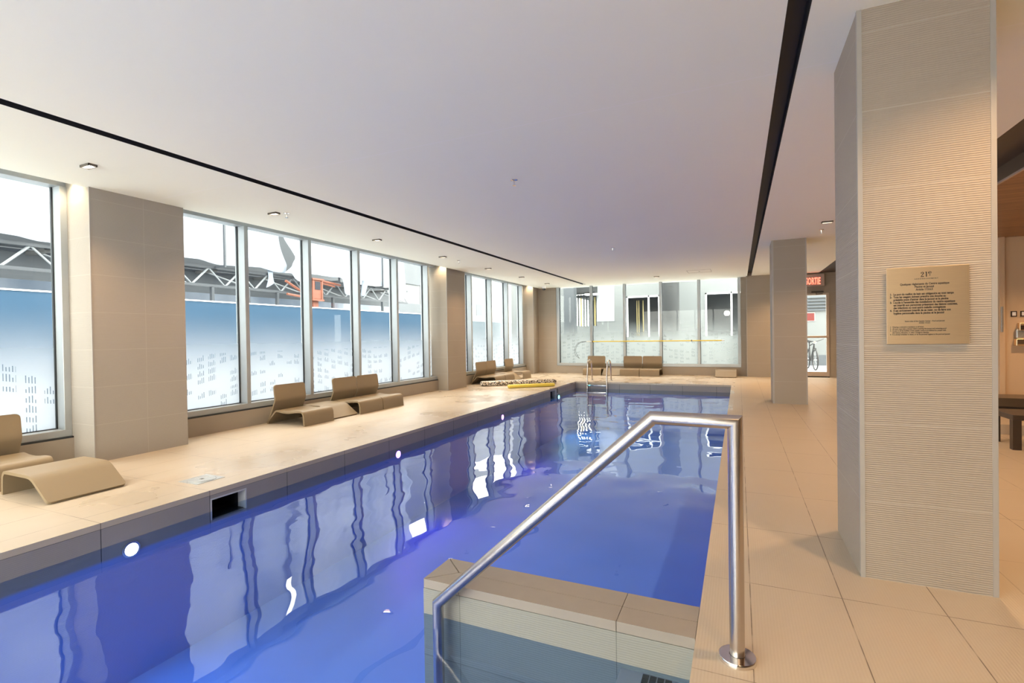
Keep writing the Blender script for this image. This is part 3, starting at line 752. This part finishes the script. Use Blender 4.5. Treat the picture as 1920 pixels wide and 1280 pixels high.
def digits():
    mb = MB(); a, b = -0.0008, 0.0
    mb.poly_prism([(0.0, 0.0), (0.0125, 0.0), (0.0125, 0.0042), (0.0, 0.0030)], 'y', a, b)
    arc = [(0.0065+0.0062*math.cos(q), 0.0182+0.0068*math.sin(q)) for q in [math.radians(d) for d in range(190, -61, -25)]]
    inn = [(0.0055+0.0030*math.cos(q), 0.0186+0.0045*math.sin(q)) for q in [math.radians(d) for d in range(-60, 191, 25)]]
    mb.poly_prism(arc+[(0.0035, 0.0035), (0.0008, 0.0028)]+inn, 'y', a, b)
    mb.lathe([(0.0024, a), (0.0024, b)], (0.0025, 0, 0.0187), 10, 'y')
    mb.box(0.0205, 0.0247, a, b, 0, 0.0248); mb.poly_prism([(0.0205, 0.0215), (0.0205, 0.0248), (0.017, 0.0225)], 'y', a, b)
    ring = [(0.0365+0.0065*math.cos(math.radians(d)), 0.0195+0.0065*math.sin(math.radians(d))) for d in range(0, 331, 22)]
    rin = [(0.0369+0.0035*math.cos(math.radians(d)), 0.0192+0.0050*math.sin(math.radians(d))) for d in range(330, -1, -22)]
    mb.poly_prism(ring+rin, 'y', a, b); mb.box(0.0335, 0.0430, a, b, 0.0185, 0.0203)
    mb.lathe([(0.0024, a), (0.0024, b)], (0.0365, 0, 0.0075), 10, 'y')
    return mb
lg = digits().build('logo_lettering', 'ink', t); lg.location = (0.141, -0.0203, 0.336)
text('ARRONDISSEMENT', 0.0078, 0.163, 0.3305, t, 'ink', 'CENTER', bold=0.0001, y=yt, spacing=1.75, sx=0.9)
text('Quelques règlements du Centre aquatique\nPiscine et Jacuzzi\nArticle 113.6.5', 0.0143, 0.155, 0.3085, t, 'ink', 'CENTER', line=0.98, bold=0.0004, y=yt, sx=0.80)
text("1-  Le port du maillot de bain est obligatoire en tout temps\n2-  Tous les usagers doivent prendre une douche au\n     préalable avant d'entrer dans le jacuzzi et la piscine\n3-  L'accès à l'ensemble des installations du centre aquatique\n     est interdit aux personnes présentant des lésions cutanées,\n     des infections ou tout autre maladie contagieuse\n4-  Il est strictement interdit de se raser, ou de faire son\n     hygiène personnelle dans la piscine et le jacuzzi", 0.0143, 0.0135, 0.2590, t, 'ink', line=0.96, bold=0.0005, y=yt, sx=0.75)
text('Some rules of the Aquatic Center - Pool and Jacuzzi\nArticle 113.6.5', 0.0088, 0.155, 0.1190, t, 'ink', 'CENTER', bold=0.0002, y=yt, sx=0.86)
text("1-  Wearing a swimsuit is mandatory at all times.\n2-  All users must take a shower before entering the jacuzzi and swimming pool\n3-  Access to all the facilities of the aquatic centre is prohibited for people with\n     skin lesions, infections, or other contagious diseases\n4-  It is strictly forbidden to shave, or do his personal hygiene in the pool and jacuzzi", 0.0088, 0.0135, 0.0905, t, 'ink', line=1.08, bold=0.0002, y=yt, sx=0.80)

# exit sign
t = thing('exit_sign', 'pinkish grey exit sign with glowing red letters above the glass door', 'exit sign', (1.72, 16.56, 2.60))
MB().box(0, 0.50, -0.035, 0.05, 0, 0.335, 0.006).build('box', 'sign_grey', t)
text('SORTIE', 0.27, 0.035, 0.265, t, 'sign_red', sx=0.42, bold=0.004, y=-0.039, ext=0.002)

# ------------------------------------------------------------------ spa corner seen right of the plaque column
t = thing('bench', 'long dark brown bench along the wall of the spa corner', 'bench', (3.1, 9.35, 0.12))
MB().box(0, 4.0, 0, 0.55, 0.075, 0.20, 0.01).build('top', 'bench_brown', t)
MB().box(0.3, 3.7, 0.12, 0.45, 0.0, 0.075).build('plinth', 'dark_brown', t)
t = thing('low_table', 'dark low table with square legs in front of the spa bench', 'table', (2.67, 7.10, 0))
MB().box(0, 0.55, 0, 0.55, 0.318, 0.375, 0.004).build('tabletop', 'dark_brown', t)
for (x, y) in ((0.0, 0.0), (0.478, 0.0), (0.0, 0.478), (0.478, 0.478)): MB().box(x, x+0.072, y, y+0.072, 0, 0.318).build('leg', 'dark_brown', t)
for x, lab in ((4.115, 'small dark framed notice above the steel dispenser'), (4.235, 'small dark framed notice at the right picture edge')):
    t = thing('framed_notice', lab, 'notice', (x, 10.995, 1.50), 0, 'framed notices on the spa wall')
    MB().box(0, 0.075, -0.012, 0, 0, 0.092).build('frame', 'dark_brown', t); MB().box(0.014, 0.061, -0.014, -0.012, 0.016, 0.076).build('sheet', 'white_paint', t)
t = thing('towel_dispenser', 'steel dispenser with a dark lit window on the spa wall', 'dispenser', (4.15, 10.995, 1.02))
MB().box(0, 0.16, -0.09, 0, 0, 0.115, 0.008).build('lower_tray', 'steel_plate', t)
MB().box(0.015, 0.145, -0.094, -0.09, 0.03, 0.10).build('tray_opening', 'bench_brown', t)
MB().box(0.01, 0.15, -0.055, 0, 0.115, 0.28, 0.02).build('body', 'grey_metal', t)
MB().box(0.045, 0.16, -0.085, 0, 0.25, 0.375, 0.006).build('upper_unit', 'steel_plate', t)
MB().box(0.055, 0.15, -0.089, -0.085, 0.262, 0.335).build('window', 'dark_brown', t)
t = thing('wall_plate', 'narrow grey plate on the edge of the spa wall', 'wall plate', (3.965, 10.925, 1.25))
MB().box(0, 0.03, -0.01, 0.005, 0, 0.42, 0.003).build('plate', 'grey_metal', t)

# drain grate on the pool step
t = thing('step_grate', 'small black square grate under water on the pool step', 'grate', (-0.40, 2.117, -0.206))
h = MB()
for i in range(4):
    for j in range(4): h.box(i*0.032, i*0.032+0.027, j*0.032, j*0.032+0.027, 0, 0.004)
h.build('grate_grid', 'dark_hole', t)

# ================================================================== OUTSIDE
MB().box(-60, -7.05, -40, 60, -0.35, -0.2).build('ground_side', 'dimmed_snow', kind='structure')
MB().box(-7.05, 20, -40, -3.76, -0.2, -0.02).build('ground_back', 'snow', kind='structure')
MB().box(-7.05, 20, 16.93, 60, -0.2, 0.02).build('ground_far', 'dimmed_snow', kind='structure')
t = thing('hoarding', 'long blue site hoarding outside the side windows', 'hoarding', (-10.0, -8, -0.2))
MB().box(-0.05, 0.0, 0, 23.6, 0, 2.31).build('panels', 'hoarding', t)
MB().box(-0.06, 0.012, 0, 23.6, 2.31, 2.335).build('cap_rail', 'white_paint', t)

def sheet(label, y0, y1, ztop, zfun, x, amp, seed, name='scaffold_sheet'):
    rnd = random.Random(seed); ph = [rnd.uniform(0, 6.28) for _ in range(6)]
    ya = y0 if callable(y0) else (lambda z: y0); yb = y1 if callable(y1) else (lambda z: y1)
    mb = MB()
    def f(u, v):
        yn = ya(ztop)+(yb(ztop)-ya(ztop))*u
        zb = zfun(u, yn); z = zb+(ztop-zb)*v**1.6
        y = ya(z)+(yb(z)-ya(z))*u
        dx = amp*(math.sin(3.1*y+ph[0]+1.2*z)+0.7*math.sin(6.3*y+ph[1]-1.8*z)+0.6*math.sin(2.2*z+ph[2]+y)+0.35*math.sin(13*y+3*z+ph[3]))
        return (x+dx, y, z)
    mb.grid(f, 90, 40); o = mb.build(name, 'tarp', None, 60)
    sm = o.modifiers.new('thickness', 'SOLIDIFY'); sm.thickness = 0.012
    return tag(o, label, 'plastic sheet', 'white sheets of the scaffold')
def lerp(z, pts):
    pts = sorted(pts)
    if z <= pts[0][0]: return pts[0][1]
    for (a, p), (b, q) in zip(pts, pts[1:]):
        if z <= b: return p+(q-p)*(z-a)/(b-a)
    return pts[-1][1]
sheet('white sheeting above the truss outside the near side window and first pane', -6, lambda z: lerp(z, [(3.5, 12.30), (3.80, 12.36), (4.3, 12.16), (4.72, 12.02), (4.9, 12.1)]), 9.0, lambda u, y: 3.58+0.03*math.sin(3*y), -13.92, 0.07, 1)
sheet('torn white sheet with a diagonal edge hanging in the second pane', lambda z: lerp(z, [(3.5, 12.05), (3.78, 12.38), (4.07, 12.55), (4.72, 12.18), (4.9, 12.12)]), 13.12, 9.0, lambda u, y: 3.52-0.42*max(0, (u-0.25)/0.75), -13.70, 0.07, 2)
sheet('white sheet with a long flap hanging over the truss in the third pane', 13.18, 16.0, 9.0, lambda u, y: 3.60-0.62*math.exp(-((y-15.05)/0.34)**4), -13.66, 0.06, 3)
sheet('white sheet behind two uprights in the fourth pane', 16.05, 18.95, 9.0, lambda u, y: 3.54-0.5*math.exp(-((y-16.15)/0.22)**4)-0.45*math.exp(-((y-18.75)/0.4)**4), -13.92, 0.06, 4)
sheet('sagging white sheet below the truss, above the blue hoarding', -6, 22.9, 3.16, lambda u, y: 1.3, -17.2, 0.10, 5)
sheet('narrow torn white strip dangling below the truss in the second pane', lambda z: 11.72+0.05*math.sin(6*z), lambda z: 12.02+0.06*math.sin(5*z), 3.75, lambda u, y: 3.02+0.18*u, -14.10, 0.015, 6)
tag(MB().box(-18.0, -17.75, -6, 19.6, 3.62, 8.8).build('sheet_backdrop', 'concrete_grey'), 'added dark wall darkening the gap behind the torn scaffold sheets', 'building')  # added dark wall, darkens the tear and the skylight coming through the sheets
# truss girder: chords, diagonals
t = thing('truss_girder', 'grey steel scaffold truss running outside the side windows', 'truss', (-14.2, -6, 0))
def bar(mb, a, b, w): mb.tube([a, b], w, 6); return mb
c_ = MB(); c_.box(-0.06, 0.06, 0, 25.5, 3.44, 3.52).box(-0.98, -0.9, 0, 25.5, 3.42, 3.48); c_.build('top_chord', 'truss_steel', t)
c_ = MB(); c_.box(-0.05, 0.05, 0, 25.5, 2.90, 2.97).build('bottom_chord', 'truss_steel', t)
for k in range(25):
    y = k*1.02
    d = MB(); bar(d, (0, y, 2.94), (0, y+0.51, 3.46), 0.030); bar(d, (0, y+0.51, 3.46), (0, y+1.02, 2.94), 0.024)
    if k % 2 == 0: bar(d, (-0.9, y, 3.45), (0, y+0.9, 2.95), 0.02)
    d.build('diagonal', 'truss_light', t)
MB().box(-1.03, -1.0, 0, 25.5, 2.80, 3.50).build('dark_backing', 'concrete_grey', t)  # added dark strip, gives the truss a dim background
for k in range(13):
    MB().box(-0.9, -0.06, k*2.0, k*2.0+0.12, 3.36, 3.44).build('cross_beam', 'concrete', t)
g3 = 'scaffold posts behind the hoarding'
for k, y in enumerate((9.9, 11.1, 12.2, 13.6, 14.75, 17.7)):
    o = MB().box(-0.05, 0.05, -0.04, 0.04, -0.2, 2.89).build('scaffold_post', 'truss_steel'); o.location = (-14.2, y, 0)
    tag(o, ['grey scaffold post behind the first pane of the five', 'left scaffold post seen in the second pane', 'right scaffold post seen in the second pane', 'left scaffold post seen in the third pane, below the orange lift', 'right scaffold post seen in the third pane', 'scaffold post seen in the fourth pane'][k], 'post', g3)
for k, y in enumerate((9.98, 14.6, 17.15, 17.8)):
    o = MB().box(-0.03, 0.03, -0.025, 0.025, 3.45, 4.9).box(-0.43, -0.03, -0.02, 0.02, 3.45, 3.51).build('scaffold_upright', 'truss_steel'); o.location = (-13.72, y, 0)
    tag(o, ['thin upright in front of the white sheet in the first pane', 'thin upright in front of the white sheet in the third pane', 'left one of the two thin uprights in the fourth pane', 'right one of the two thin uprights in the fourth pane'][k], 'upright', 'uprights in front of the sheeting')
# dark gap showing between torn sheets
# orange lift
tag(MB().box(-17.6, -15.3, -6, 19.0, 3.54, 3.60).build('shade_slab', 'concrete_grey'), 'added grey slab above the truss, shading the sheet below', 'shade slab')  # added slab, keeps skylight off the lower sheet
t = thing('boom_lift', 'orange lift machine with a dark cab window behind the truss', 'lift', (-14.22, 13.36, 0.0))
MB().box(0.13, 0.45, 0.0, 0.42, 2.74, 3.42, 0.02).build('cab', 'orange_paint', t)
MB().box(0.45, 0.462, 0.09, 0.34, 3.08, 3.37).build('cab_window', 'dark_glass', t)
MB().box(0.45, 0.47, -0.03, 0.03, 2.74, 3.44).box(0.45, 0.47, 0.39, 0.45, 2.74, 3.44).build('cab_posts', 'orange_paint', t)
MB().box(0.13, 0.50, -0.06, 0.48, 3.42, 3.48).box(0.13, 0.50, -0.06, 0.48, 2.68, 2.74).build('cab_plates', 'orange_paint', t)
MB().tube([(0.30, 0.4, 3.44), (0.30, 1.5, 3.36)], 0.05, 8).tube([(0.30, 0.4, 3.36), (0.30, 1.2, 3.28)], 0.03, 8).tube([(0.25, -0.05, 2.85), (0.25, -1.0, 3.3)], 0.045, 8).tube([(0.25, -0.05, 2.78), (0.25, -0.95, 2.86)], 0.04, 8).build('boom', 'orange_paint', t)
MB().box(0.15, 0.35, 0.1, 0.34, -0.2, 2.70).build('mast', 'orange_paint', t)
# grey building beyond the end of the scaffold
t = thing('grey_building', 'grey concrete building seen through the fifth pane', 'building', (-18.6, 22.9, -0.2))
MB().box(-1.5, 0, 0, 4.2, 0, 3.65).box(-1.5, 0, 0, 4.2, 4.85, 10).build('facade', 'concrete_grey', t)
MB().box(-1.5, -0.15, 0, 4.2, 3.65, 4.85).build('window_band', 'panel_white', t)
tag(MB().box(-10.1, -10.0, 15.7, 42, -0.2, 1.95).build('pale_fence', 'pale_blue'), 'pale blue fence outside the last side window', 'fence')
t = thing('white_building', 'pale building seen through the last side window', 'building', (-19, 28.0, -0.2))
MB().box(-2, 0, 0, 22, 0, 9).build('facade', 'panel_white', t)
for (y, z) in ((1.2, 3.2), (4.2, 3.2), (7.2, 3.2), (3.0, 2.0)): MB().box(-0.02, 0.02, y, y+1.0, z, z+0.9).build('window', 'concrete_grey', t)

# entrance building opposite the far window
YE = 21.0
t = thing('entrance_building', 'white panelled entrance building opposite the far window', 'building', (0, YE, 0))
f = MB()
f.box(-9.5, -6.5, 0, 0.3, 0, 6).box(-6.5, -5.5, 0, 0.3, 3.08, 6).box(-5.5, -4.24, 0, 0.3, 0, 6).box(-4.24, -2.9, 0, 0.3, 2.88, 6).box(-4.24, -2.9, 0, 0.3, 0, 1.2)
f.box(-2.9, -1.18, 0, 0.3, 0, 6).box(-1.18, 0.3, 0, 0.3, 2.88, 6).box(-1.18, 0.3, 0, 0.3, 0, 1.2).box(0.3, 1.2, 0, 0.3, 0, 6).box(-6.5, -5.5, 0, 0.3, 0, 1.7)
f.build('panel_wall', 'panel_white', t)
MB().box(-5.5, -4.75, -0.02, 0.0, 1.87, 6).build('bright_panel', 'bright_panel', t)
MB().box(-6.5, 0.3, 2.5, 2.7, 0, 4).build('back_wall', 'dark_room', t)
MB().box(-6.5, 0.3, 0.3, 2.5, 2.95, 3.05).build('lobby_ceiling', 'concrete_grey', t)
for (x0, x1, m0) in ((-4.24, -2.9, -3.37), (-1.18, 0.3, -0.27)):
    w = MB()
    w.box(x0, x1, -0.03, 0.05, 2.82, 2.88).box(x0, x0+0.06, -0.03, 0.05, 1.2, 2.88).box(x1-0.06, x1, -0.03, 0.05, 1.2, 2.88).box(m0, m0+0.06, -0.03, 0.05, 1.2, 2.88)
    w.build('window_frame', 'white_paint', t)
for k in range(8): MB().box(-6.46+k*0.125, -6.40+k*0.125, 0.35, 0.42, 1.7, 3.08).build('slat', 'gold_slat' if k in (1, 6) else 'panel_white', t)
for x in (-3.98, -3.90, -3.72): MB().box(x, x+0.035, 0.8, 0.83, 1.2, 2.75).build('slat', 'gold_slat', t)
MB().box(-6.55, -5.46, -0.5, 0.0, 3.10, 3.55).build('canopy_beam', 'concrete', t)
MB().box(-5.9, -5.40, -0.45, -0.1, 2.98, 3.06).build('canopy_edge', 'white_paint', t)
tag(MB().lathe([(0.31, 0.0), (0.31, 5.5)], (-2.30, 19.5, 0.0), 32).build('concrete_pillar', 'concrete', None, 30), 'round dark concrete pillar outside the fourth far pane', 'pillar')
tag(MB().box(-6.45, -6.02, 19.4, 19.8, 0, 5.5).build('concrete_pillar', 'concrete_grey'), 'square grey pillar outside the leftmost far pane', 'pillar')
t = thing('lobby_lamp', 'glowing pendant lamp inside the opposite lobby', 'lamp', (-0.42, 21.9, 2.1))
emitter('lobby_glow', (1.0, 0.93, 0.72), 4.0)
MB().lathe([(0.0, -0.10), (0.08, -0.08), (0.11, 0.0), (0.08, 0.08), (0.0, 0.10)], n=20).build('shade', 'lobby_glow', t, 60)
MB().tube([(0, 0, 0.09), (0, 0, 0.85)], 0.006, 6).build('cord', 'black_rubber', t)
# service yard behind the exit door
t = thing('service_wall', 'white yard wall with a grey louvre behind the exit door', 'wall', (1.2, 22.0, 0))
MB().box(0, 5, 0, 0.3, 0.42, 6).build('white_panel', 'panel_white', t)
MB().box(0, 5, -0.02, 0.3, 0.0, 0.42).build('plinth', 'concrete_grey', t)
lv = MB()
for k in range(5): lv.poly_prism([(-0.10, 2.10+k*0.12), (-0.02, 2.18+k*0.12), (0.0, 2.18+k*0.12), (0.0, 2.10+k*0.12)], 'x', 1.18, 2.2)
lv.build('louvre', 'concrete_grey', t)
t = thing('red_notice', 'small red notice on the yard wall behind the exit door', 'notice', (2.33, 21.98, 1.70))
MB().box(0, 0.30, -0.01, 0.02, 0, 0.33).build('frame', 'sign_grey', t); MB().box(0.02, 0.28, -0.014, -0.01, 0.02, 0.31).build('sheet', 'sign_red_paint', t)
# bicycle
t = thing('bicycle', 'dark bicycle parked in the snow behind the glass door, seen from the front', 'bicycle', (2.31, 19.3, 0.02), 0.12)
for nm, yy, tw in (('front_wheel', 0.0, 0.0), ('rear_wheel', 1.02, 0.0)):
    w = MB(); w.tube([(0, yy+0.33*math.cos(2*PI*k/36), 0.345+0.33*math.sin(2*PI*k/36)) for k in range(36)], 0.024, 8, True)
    wo = w.build('wheel', 'black_rubber', t, 50)
    h = MB()
    for k in range(12): h.tube([(0.012*(-1)**k, yy, 0.345), (0, yy+0.31*math.cos(2*PI*k/12), 0.345+0.31*math.sin(2*PI*k/12))], 0.002, 4)
    h.tube([(-0.05, yy, 0.345), (0.05, yy, 0.345)], 0.018, 8); h.build('spokes', 'grey_metal', wo)
fr = MB()
for a, b, r in (((0.05, 0, 0.345), (0.045, 0.10, 0.72), 0.013), ((-0.05, 0, 0.345), (-0.045, 0.10, 0.72), 0.013), ((-0.05, 0.10, 0.72), (0.05, 0.10, 0.72), 0.02), ((0, 0.10, 0.70), (0, 0.15, 0.96), 0.022), ((0, 0.14, 0.85), (0, 0.58, 0.30), 0.02), ((0, 0.14, 0.90), (0, 0.72, 0.80), 0.018), ((0, 0.58, 0.30), (0, 0.74, 0.92), 0.018), ((0.04, 0.58, 0.30), (0.05, 1.02, 0.345), 0.011), ((-0.04, 0.58, 0.30), (-0.05, 1.02, 0.345), 0.011), ((0, 0.70, 0.78), (0.05, 1.02, 0.345), 0.01), ((0, 0.70, 0.78), (-0.05, 1.02, 0.345), 0.01)): fr.tube([a, b], r, 8)
fr.build('frame', 'black_rubber', t, 40)
hb = MB().tube([(-0.30, 0.24, 1.03), (-0.20, 0.16, 1.0), (-0.08, 0.13, 0.965), (0.08, 0.13, 0.965), (0.20, 0.16, 1.0), (0.30, 0.24, 1.03)], 0.014, 8).build('handlebar', 'black_rubber', t, 40)
MB().lathe([(0.0, -0.04), (0.04, -0.03), (0.05, 0.0), (0.0, 0.01)], (0, 0.06, 0.93), 14, 'y').build('headlight', 'chrome', hb, 40)
MB().box(-0.07, 0.07, 0.64, 0.90, 0.92, 0.97, 0.02).build('saddle', 'black_rubber', t)
MB().tube([(-0.16, 0.58, 0.30), (0.16, 0.58, 0.30)], 0.012, 8).box(-0.22, -0.12, 0.54, 0.62, 0.285, 0.315).box(0.12, 0.22, 0.54, 0.62, 0.285, 0.315).build('pedals', 'black_rubber', t)
